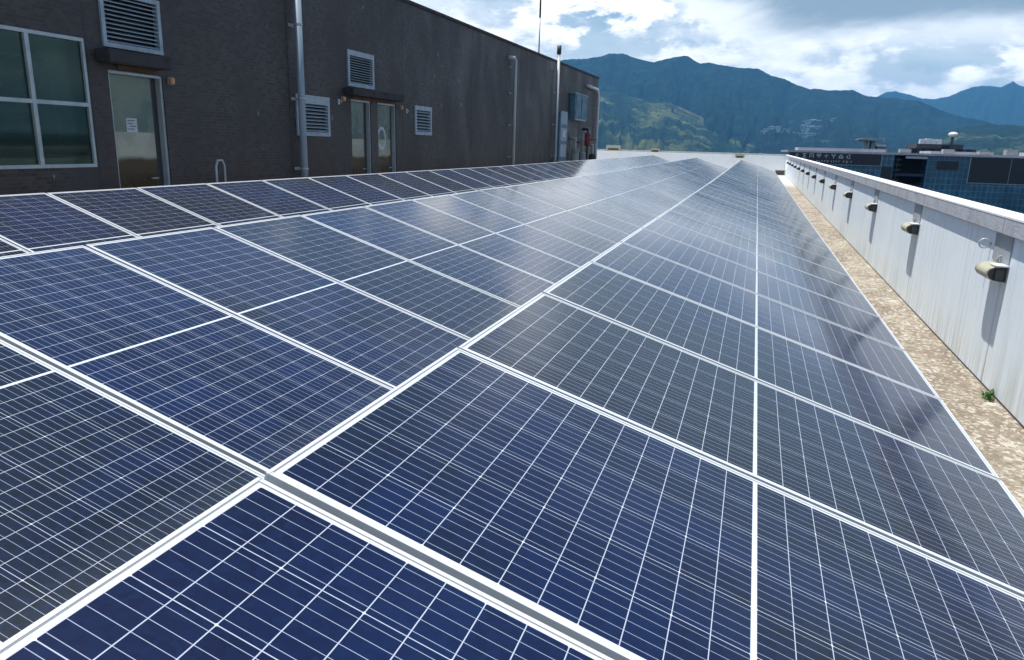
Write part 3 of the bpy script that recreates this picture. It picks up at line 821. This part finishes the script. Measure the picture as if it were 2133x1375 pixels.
# ring hook
t = thing('ring_hook', 'small steel ring hanging on the parapet wall beside the nearest cream fitting', 'hook', (WX-.004, 6.52, 1.03+SL*6.5))
s = MB(); s.tube([(-.045+.036*math.cos(k*math.pi/10), .0, .036*math.sin(k*math.pi/10)-.01) for k in range(21)], .0055, 8, cap=False); s.build('ring', M['win_frame'], t)
s = MB(); s.tube([(.004, 0, -.01), (-.012, 0, -.01)], .008, 8); s.build('eye_bolt', M['rail'], t)
# weed in the gutter
t = thing('weed', 'small green weed growing at the foot of the white parapet wall', 'plant', (WX-.05, 5.74, SL*5.7+.002))
s = MB()
for k in range(46):
    a = random.uniform(0, 2*math.pi); l = random.uniform(.03, .085); up_ = random.uniform(.2, 1.3)
    dx, dy = math.cos(a)*.9, math.sin(a)
    if dx > .3: dx *= .3
    b0 = Vector((random.uniform(-.03, .02), random.uniform(-.05, .05), 0)); dr_ = Vector((dx, dy, up_)).normalized()
    sd_ = dr_.cross(Vector((0, 0, 1))).normalized()*l*.16
    mid = b0+dr_*l*.6; tip = b0+dr_*l+Vector((0, 0, -l*.2))
    s.quad(b0, mid+sd_, tip, mid-sd_)
t.scale = (1.1, 1.1, 1.1)
s.build('leaves', M['leaf'], t)
s = MB()
for k in range(7):
    a = k*.9; s.tube([(0, 0, 0), (math.cos(a)*.02-.01, math.sin(a)*.025, .045)], .0022, 5)
s.build('stems', M['leaf'], t)
# drain opening at the far right corner
t = thing('roof_outlet', 'dark roof outlet hood in the far right corner of the roof', 'drain', (WX-.35, 50.6, SL*50.6))
s = MB(); s.box(-.28, .34, -.2, .25, 0, .34, .02); s.build('hood', M['cream'], t)
s = MB(); s.box(-.22, .28, -.22, -.202, .02, .28); s.build('grating', M['dark_metal'], t)

# ------------------------------------------------------------------ solar rows
HL, PW, PJ = 1.047, 1.035, 1.0555
def panel_proto():
    t = thing('solar_panel', '', 'solar panel')
    s = MB(); h, top = .034, .0
    lip = .0105
    for x0, x1, y0, y1 in ((-HL, -HL+lip, -PW/2, PW/2), (HL-lip, HL, -PW/2, PW/2)):
        s.box(x0, x1, y0, y1, -h, top, .0012)
    for y0, y1 in ((-PW/2, -PW/2+lip), (PW/2-lip, PW/2)):
        s.box(-HL+lip, HL-lip, y0, y1, -h, top-.0003)
    # flange under the laminate
    for y0, y1 in ((-PW/2+lip, -PW/2+.03), (PW/2-.03, PW/2-lip)):
        s.box(-HL+lip, HL-lip, y0, y1, -h, -h+.002)
    s.build('frame', M['alu'], t)
    s = MB(); a, b = HL-lip, PW/2-lip
    s.box(-a+.0002, a-.0002, -b+.0002, b-.0002, -.0068, -.0018)
    s.build('cell_sheet', M['cells'], t)
    s = MB(); s.box(-.05, .05, -.03, .03, -.026, -.0075); s.box(-.6, -.5, -.03, .03, -.026, -.0075); s.box(.5, .6, -.03, .03, -.026, -.0075)
    s.build('junction_box', M['dark_metal'], t)
    return t
ORD = ['nearest', 'second', 'third', 'fourth', 'fifth', 'sixth', 'seventh', 'eighth', 'ninth', 'tenth', 'eleventh', 'twelfth', 'thirteenth', 'fourteenth', 'fifteenth', 'sixteenth', 'seventeenth', 'eighteenth', 'nineteenth', 'twentieth']
def ordinal(i, n):
    if i < 20: return ORD[i]+' from the camera'
    j = n-1-i
    return ('last at the far end' if j == 0 else ORD[j]+' from the far end') if j < 20 else ORD[i % 20]+' from the camera'
def lift(y): return max(0.0, y-18)*.0043      # the rows follow the fall of the roof
NEARW = 'in the row beside the white parapet'
rows = [('right', .0957, -.9839+CAMZ, .2998, 1.1525, -1, 44, NEARW, 'aluminium rack carrying the panel row beside the white parapet'),
        ('middle', -2.5905, -.9297+CAMZ, .2997, 2.1033, -2, 43, 'in the middle row', 'aluminium rack carrying the middle panel row'),
        ('left', -5.2206, -.8716+CAMZ, .3147, 5.1253, -3, 40, 'in the row beside the tiled building', 'aluminium rack carrying the panel row beside the tiled building')]
proto = panel_proto(); first = True
for nm, xc, zc, T, Y0, k0, k1, where, rlab in rows:
    n = k1-k0
    c_, s_ = math.cos(T), math.sin(T)
    for i, k in enumerate(range(k0, k1)):
        t = proto if first else copy_tree(proto); first = False
        y = Y0 + (k+.5)*PJ
        dz = lift(y)
        if nm == 'right' and k == -1: y -= .004; dz = .003
        jit = random.Random(k*7+len(nm))
        t.location = (xc+jit.uniform(-.002, .002), y, zc+dz+jit.uniform(-.0018, .0018))
        t.rotation_euler = ((.0043 if y > 18 else 0)+jit.uniform(-.0016, .0016), T+jit.uniform(-.0016, .0016), 0)
        t['label'] = ('' if 'far block' in where else 'tilted blue ')+'solar panel '+where+', '+ordinal(i, n)
        t['group'] = 'solar panels in tilted rows'
    rk = thing('panel_rack', rlab, 'rack', (xc, 0, 0), 'racks under the panel rows')
    def pt(sx, dz): return Vector((sx*c_+dz*s_, 0, zc-sx*s_+dz*c_))
    for k in range(k0, k1+1):
        y = Y0+k*PJ - (.002 if (nm == 'right' and k == 0) else 0)
        s = MB(); s.box(-HL-.02, HL+.02, -.022, .022, -.078, -.0375)
        o = s.build('rail', M['rail'], rk); o.location = (0, y, zc+lift(y)); o.rotation_euler = (0, T, 0)
    for k in range(k0, k1+1, 2):
        y = Y0+k*PJ
        for sx in (-.8, .8):
            p_ = pt(sx, -.08)
            s = MB(); s.box(p_.x-.02, p_.x+.02, -.02, .02, SL*y-.01, p_.z+lift(y)); s.box(p_.x-.06, p_.x+.06, -.05, .05, SL*y, SL*y+.012)
            o = s.build('leg', M['rail'], rk); o.location = (0, y, 0)
    y0_, y1_ = Y0+k0*PJ-.15, Y0+k1*PJ+.15
    for sx in (-.8, .8):
        p_ = pt(sx, -.1)
        s = MB()
        if y0_ < 18 < y1_:
            s.box(p_.x+.021, p_.x+.055, y0_, 18, p_.z-.06, p_.z-.015); s.box(p_.x+.021, p_.x+.055, 18, y1_, p_.z-.06, p_.z-.015)
        else: s.box(p_.x+.021, p_.x+.055, y0_, y1_, p_.z-.06, p_.z-.015)
        for v in s.bm.verts: v.co.z += lift(v.co.y)
        bmesh.ops.remove_doubles(s.bm, verts=s.bm.verts, dist=1e-4)
        s.build('purlin', M['rail'], rk)

# ------------------------------------------------------------------ the factory across the street
FY = 90.0
fb = thing('factory_building', 'dark blue glazed factory building with a lettered sign across the street', 'building', (25, FY, -26))
def fpart(mb, name, mat, parent=fb, base=(25, FY, -26)):
    o = mb.build(name, mat); o.parent = parent
    if parent.type == 'EMPTY': o.matrix_parent_inverse = Matrix.Translation(base).inverted()
    return o
s = MB(); s.box(3.4, 14.2, FY, FY+26, -26, 1.70); s.box(17.4, 60, FY, FY+26, -26, 1.70); s.box(14.2, 17.4, FY+3.2, FY+26, -26, 1.7)
fpart(s, 'wall', M['fac_glass'])
s = MB(); s.box(14.2, 17.4, FY+3.0, FY+3.19, -26, 1.65); s.box(14.2, 14.3, FY+.02, FY+3, -26, 1.6)
fpart(s, 'recessed_bay', M['fac_void'])
for z in (-.25, -1.45, -2.7, -4.2, -6, -9, -12):
    s = MB(); s.box(14.32, 17.38, FY+.25, FY+2.99, z-.28, z); fpart(s, 'floor_slab', M['fac_slab'])
s = MB()
for k in range(16):
    s.box(14.35, 14.9, FY-.12, FY+.2, 1.1-k*.55, 1.3-k*.55)
s.box(14.5, 14.56, FY-.1, FY+.1, -9, 1.5)
fpart(s, 'fire_ladder', M['fac_dark'])
s = MB(); s.box(3.2, 60.2, FY-.25, FY+26.2, 1.70, 1.93)
rf = fpart(s, 'roof', M['fac_trim'])
s = MB(); s.box(4.3, 12.1, FY+.2, FY+8, 1.931, 2.25); s.box(12.3, 13.4, FY+1, FY+3, 1.931, 2.25); s.box(18, 24, FY+2, FY+8, 1.931, 2.2); s.box(27.5, 34, FY+1, FY+6, 1.931, 2.3)
fpart(s, 'roof_parapet', M['fac_trim'], rf)
# sign board
s = MB(); s.box(3.42, 12.9, FY-.16, FY-.003, .50, 1.72)
sg = fpart(s, 'sign_board', M['fac_dark'])
s = MB(); s.box(3.42, 13.0, FY-.18, FY-.002, .44, .498); s.box(12.9, 12.98, FY-.18, FY-.002, .50, 1.72); fpart(s, 'trim', M['fac_line'], sg)
gl = [  # strokes in a unit cell, x0 x1 z0 z1 : unreadable at this distance, shapes as they show
    [(.42, .58, 0, 1), (.1, .9, .5, .64), (.0, .2, .2, .34)],
    [(0, 1, .85, 1), (0, 1, 0, .15), (.35, .6, .15, .85), (.6, .85, .45, .58)],
    [(0, .18, 0, 1), (.18, .82, .85, 1), (.82, 1, 0, 1), (.45, .58, .1, .7)],
    [(0, 1, .85, 1), (0, .16, .4, .85), (.84, 1, .4, .85), (.16, .84, .4, .52), (.42, .58, 0, 1), (.16, .84, .62, .7)],
    [(.42, .58, 0, 1), (0, 1, .48, .62)],
    [(0, .3, .7, 1), (.7, 1, .7, 1), (.25, .75, .45, .72), (.4, .6, 0, .5)],
    [(.35, .65, .75, 1), (.1, .9, .55, .72), (.0, .2, 0, .6), (.8, 1, 0, .6), (.2, .8, .25, .4), (.2, .8, 0, .12)],
    [(0, .3, .3, .55), (.2, .35, 0, .8), (.45, 1, .8, .95), (.5, 1, .0, .16), (.65, .8, .16, .8)]]
for i, ch in enumerate(gl):
    s = MB(); cx_ = 4.02+i*.76; w_, h_ = .46, .46
    for a, b, c2, e in ch: s.box(cx_+a*w_, cx_+b*w_, FY-.20, FY-.161, 1.14+c2*h_, 1.14+e*h_)
    fpart(s, 'letter', M['letter'], sg)
s = MB(); rl = random.Random(5); x_ = 5.1
while x_ < 9.9:
    w_ = rl.uniform(.10, .17)
    s.box(x_, x_+.05, FY-.2, FY-.161, .70, .90)
    k_ = rl.randint(0, 3)
    if k_ != 0: s.box(x_+.051, x_+w_, FY-.2, FY-.161, .85, .90)
    if k_ != 1: s.box(x_+.051, x_+w_, FY-.2, FY-.161, .70, .745)
    if k_ > 1: s.box(x_+w_+.001, x_+w_+.04, FY-.2, FY-.161, .70, .90)
    x_ += w_+.14+(.18 if rl.random() < .2 else 0)
fpart(s, 'small_lettering', M['letter'], sg)
# big dark cladding panel
s = MB(); s.box(21.5, 40, FY-.1, FY-.004, -.95, 1.62)
dk = fpart(s, 'cladding_panel', M['fac_dark'])
s = MB(); s.box(21.42, 21.498, FY-.13, FY-.003, -.95, 1.64); s.box(21.42, 40, FY-.13, FY-.003, -1.02, -.952); s.box(25.2, 25.24, FY-.112, FY-.101, -.95, 1.62); s.box(29.2, 29.24, FY-.112, FY-.101, -.95, 1.62); s.box(33.2, 33.24, FY-.112, FY-.101, -.95, 1.62)
fpart(s, 'trim', M['fac_line'], dk)
for bx_ in ((15.3, 17.39, FY-.05, FY+.15, 1.35, 1.60), (18.6, 21.0, FY-.30, FY-.26, 1.80, 1.9), (23.3, 26, FY-.30, FY-.26, 1.76, 1.86)):
    s = MB(); s.box(*bx_); fpart(s, 'gutter', M['letter'])

for bx_ in ((3.5, 14.1, FY-.06, FY-.004, -2.3, -1.75), (18.4, 20.4, FY-.08, FY-.003, .3, 1.2), (13.05, 14.1, FY-.06, FY-.004, -1.0, .4)):
    s = MB(); s.box(*bx_); fpart(s, 'cladding_panel', M['fac_dark'])
for x_, z_ in ((14.8, .42), (19.0, .5), (22.4, .35), (24.9, .6), (28.6, .4)):
    s = MB(); s.box(x_, x_+1.1, FY+1, FY+2.2, 1.931, 1.93+z_, .05); fpart(s, 'roof_unit', M['conc'])
# brown block with white tanks further back
t = thing('brown_block', 'low brown block with a dark doorway standing behind the factory roof', 'building', (42, 200, -26))
s = MB(); s.box(-7.5, 6.5, 0, 14, 0, 29.4); s.box(-6.2, 3.6, -.5, 10, 29.4, 30.4); s.build('wall', M['block'], t)
s = MB(); s.box(-.9, .8, -.55, -.51, 29.3, 30.1); s.build('doorway', M['fac_void'], t)
s = MB()
for k in range(7): s.box(-6.9+k*1.9, -5.9+k*1.9, -.06, -.01, 28.2, 29.2)
s.build('window', M['fac_void'], t)
t = thing('water_tank', 'long white water tank on the roof of the brown block, left of the round one', 'tank', (39.2, 203, 4.4))
s = MB()
for k in range(4): s.box(-2.3+k*1.18, -1.2+k*1.18, -1, 1, .0, 1.15+(.15 if k == 1 else 0), .06)
s.build('tank_body', M['white'], t)
t = thing('radar_dome', 'white round tank on a slim tower above the brown block', 'tank', (44.5, 206, 3.4))
s = MB(); s.ball((0, 0, 3.4), .9, (1.25, 1, .72)); s.build('dome', M['white'], t)
s = MB(); s.tube([(0, 0, 0), (0, 0, 3.0)], .35, 10); s.build('tower', M['block'], t)

# grey roof plant behind the sign
t = thing('concrete_tower', 'grey concrete platform tower rising behind the factory sign', 'building', (26.5, 205, -26))
s = MB(); s.box(-2.3, 2.6, -2, 6, 30.9, 31.5); s.box(-3.0, 0, -2.1, 6.1, 31.1, 31.35); s.build('platform', M['conc'], t)
s = MB(); s.box(-1.3, -.5, 0, 4, 0, 31); s.box(.2, .9, 0, 4, 0, 31); s.box(1.6, 4.2, 0, 4, 0, 29.6); s.box(-.49, .19, 1, 3, 0, 28.8); s.build('column', M['conc'], t)
s = MB(); s.box(1.2, 3.4, -1, 5, 29.61, 30.0); s.build('ledge', M['white'], t)

# ------------------------------------------------------------------ houses on the mountain side
from mathutils.bvhtree import BVHTree
bpy.context.view_layer.update()
bm_ = bmesh.new(); bm_.from_mesh(mtn.data); bv = BVHTree.FromBMesh(bm_)
def slope_point(a, e):
    dr_ = Vector((math.sin(rad(a))*math.cos(rad(e)), math.cos(rad(a))*math.cos(rad(e)), math.sin(rad(e))))
    hit = bv.ray_cast(Vector((0, 0, CAMZ)), dr_, 9000)
    return hit[0] if hit[0] else dr_*2600
HOUSES = [  # azimuth, elevation on the slope, width, height, label
    (.30, 1.30, 26, 9, 'lowest pale house at the left end of the left hillside cluster'), (.55, 1.47, 34, 8, 'long pale terrace above the lowest house of the left hillside cluster'),
    (.95, 1.62, 46, 7, 'longest low white roof in the left hillside cluster'), (1.35, 1.28, 24, 8, 'pinkish house below the long roof in the left hillside cluster'),
    (1.75, 1.48, 30, 7, 'small grey house at the right end of the left hillside cluster'), (2.10, 2.02, 22, 8, 'lone pale house high between the two hillside clusters'),
    (3.0, 2.06, 30, 7, 'pale house at the top left of the upper hillside terraces'), (3.9, 2.10, 110, 9, 'longest white block of the upper hillside terraces'),
    (4.8, 2.16, 24, 14, 'bright white block at the right end of the upper hillside terraces'), (3.75, 1.62, 80, 12, 'pale blue white block in the middle of the hillside estate'),
    (2.75, 1.08, 90, 15, 'wide pale block lowest in the hillside estate'), (2.85, 1.42, 16, 30, 'slim pale tower standing behind the lowest wide block'),
    (3.45, 1.15, 36, 12, 'small pale block right of the lowest wide block'), (4.4, .75, 40, 6, 'low grey roof at the bottom right of the hillside estate'),
    (8.0, .95, 24, 8, 'small pale building on the dark slope beyond the factory roof')]
for i, (a, e, wd, ht, lb) in enumerate(HOUSES):
    p_ = slope_point(a, e)
    t = thing('hillside_house', lb, 'house', tuple(p_-Vector((0, 0, 2))), 'pale houses on the mountain side')
    t.rotation_euler.z = -rad(a)
    s = MB(); dpt = max(14, wd*.3)
    s.box(-wd/2, wd/2, 0, dpt, -14, ht)
    if wd > 40:
        s.box(-wd*.32, -wd*.1, 2, dpt*.7, ht, ht+4); s.box(wd*.15, wd*.33, 2, dpt*.7, ht, ht+3)
    s.build('wall', M['house'], t)
    s = MB(); s.box(-wd/2-.8, wd/2+.8, -.8, dpt+.8, ht+.01, ht+.9) if wd <= 40 else s.box(-wd/2-.5, wd/2+.5, -.6, 1.2, ht+.01, ht+1.0)
    s.build('roof', M['white'], t)
    s = MB()
    for k in range(int(wd/6)): s.box(-wd/2+2+k*6, -wd/2+5+k*6, -.15, -.02, ht*.35, ht*.75)
    s.build('window', M['fac_void'], t)

# ------------------------------------------------------------------ haze
hm = bpy.data.materials.new('haze_air'); hm.use_nodes = True
ht_ = hm.node_tree; ht_.nodes.clear()
pv = ht_.nodes.new('ShaderNodeVolumePrincipled')
pv.inputs['Color'].default_value = (.14, .50, .98, 1)
pv.inputs['Density'].default_value = HAZE
pv.inputs['Anisotropy'].default_value = 0.0
ho = ht_.nodes.new('ShaderNodeOutputMaterial'); ht_.links.new(pv.outputs[0], ho.inputs['Volume'])
s = MB(); s.box(-12100, 12100, -12100, 12100, -27.5, 620)
o = s.build('haze', hm); tag(o, kind='stuff'); o.visible_shadow = True
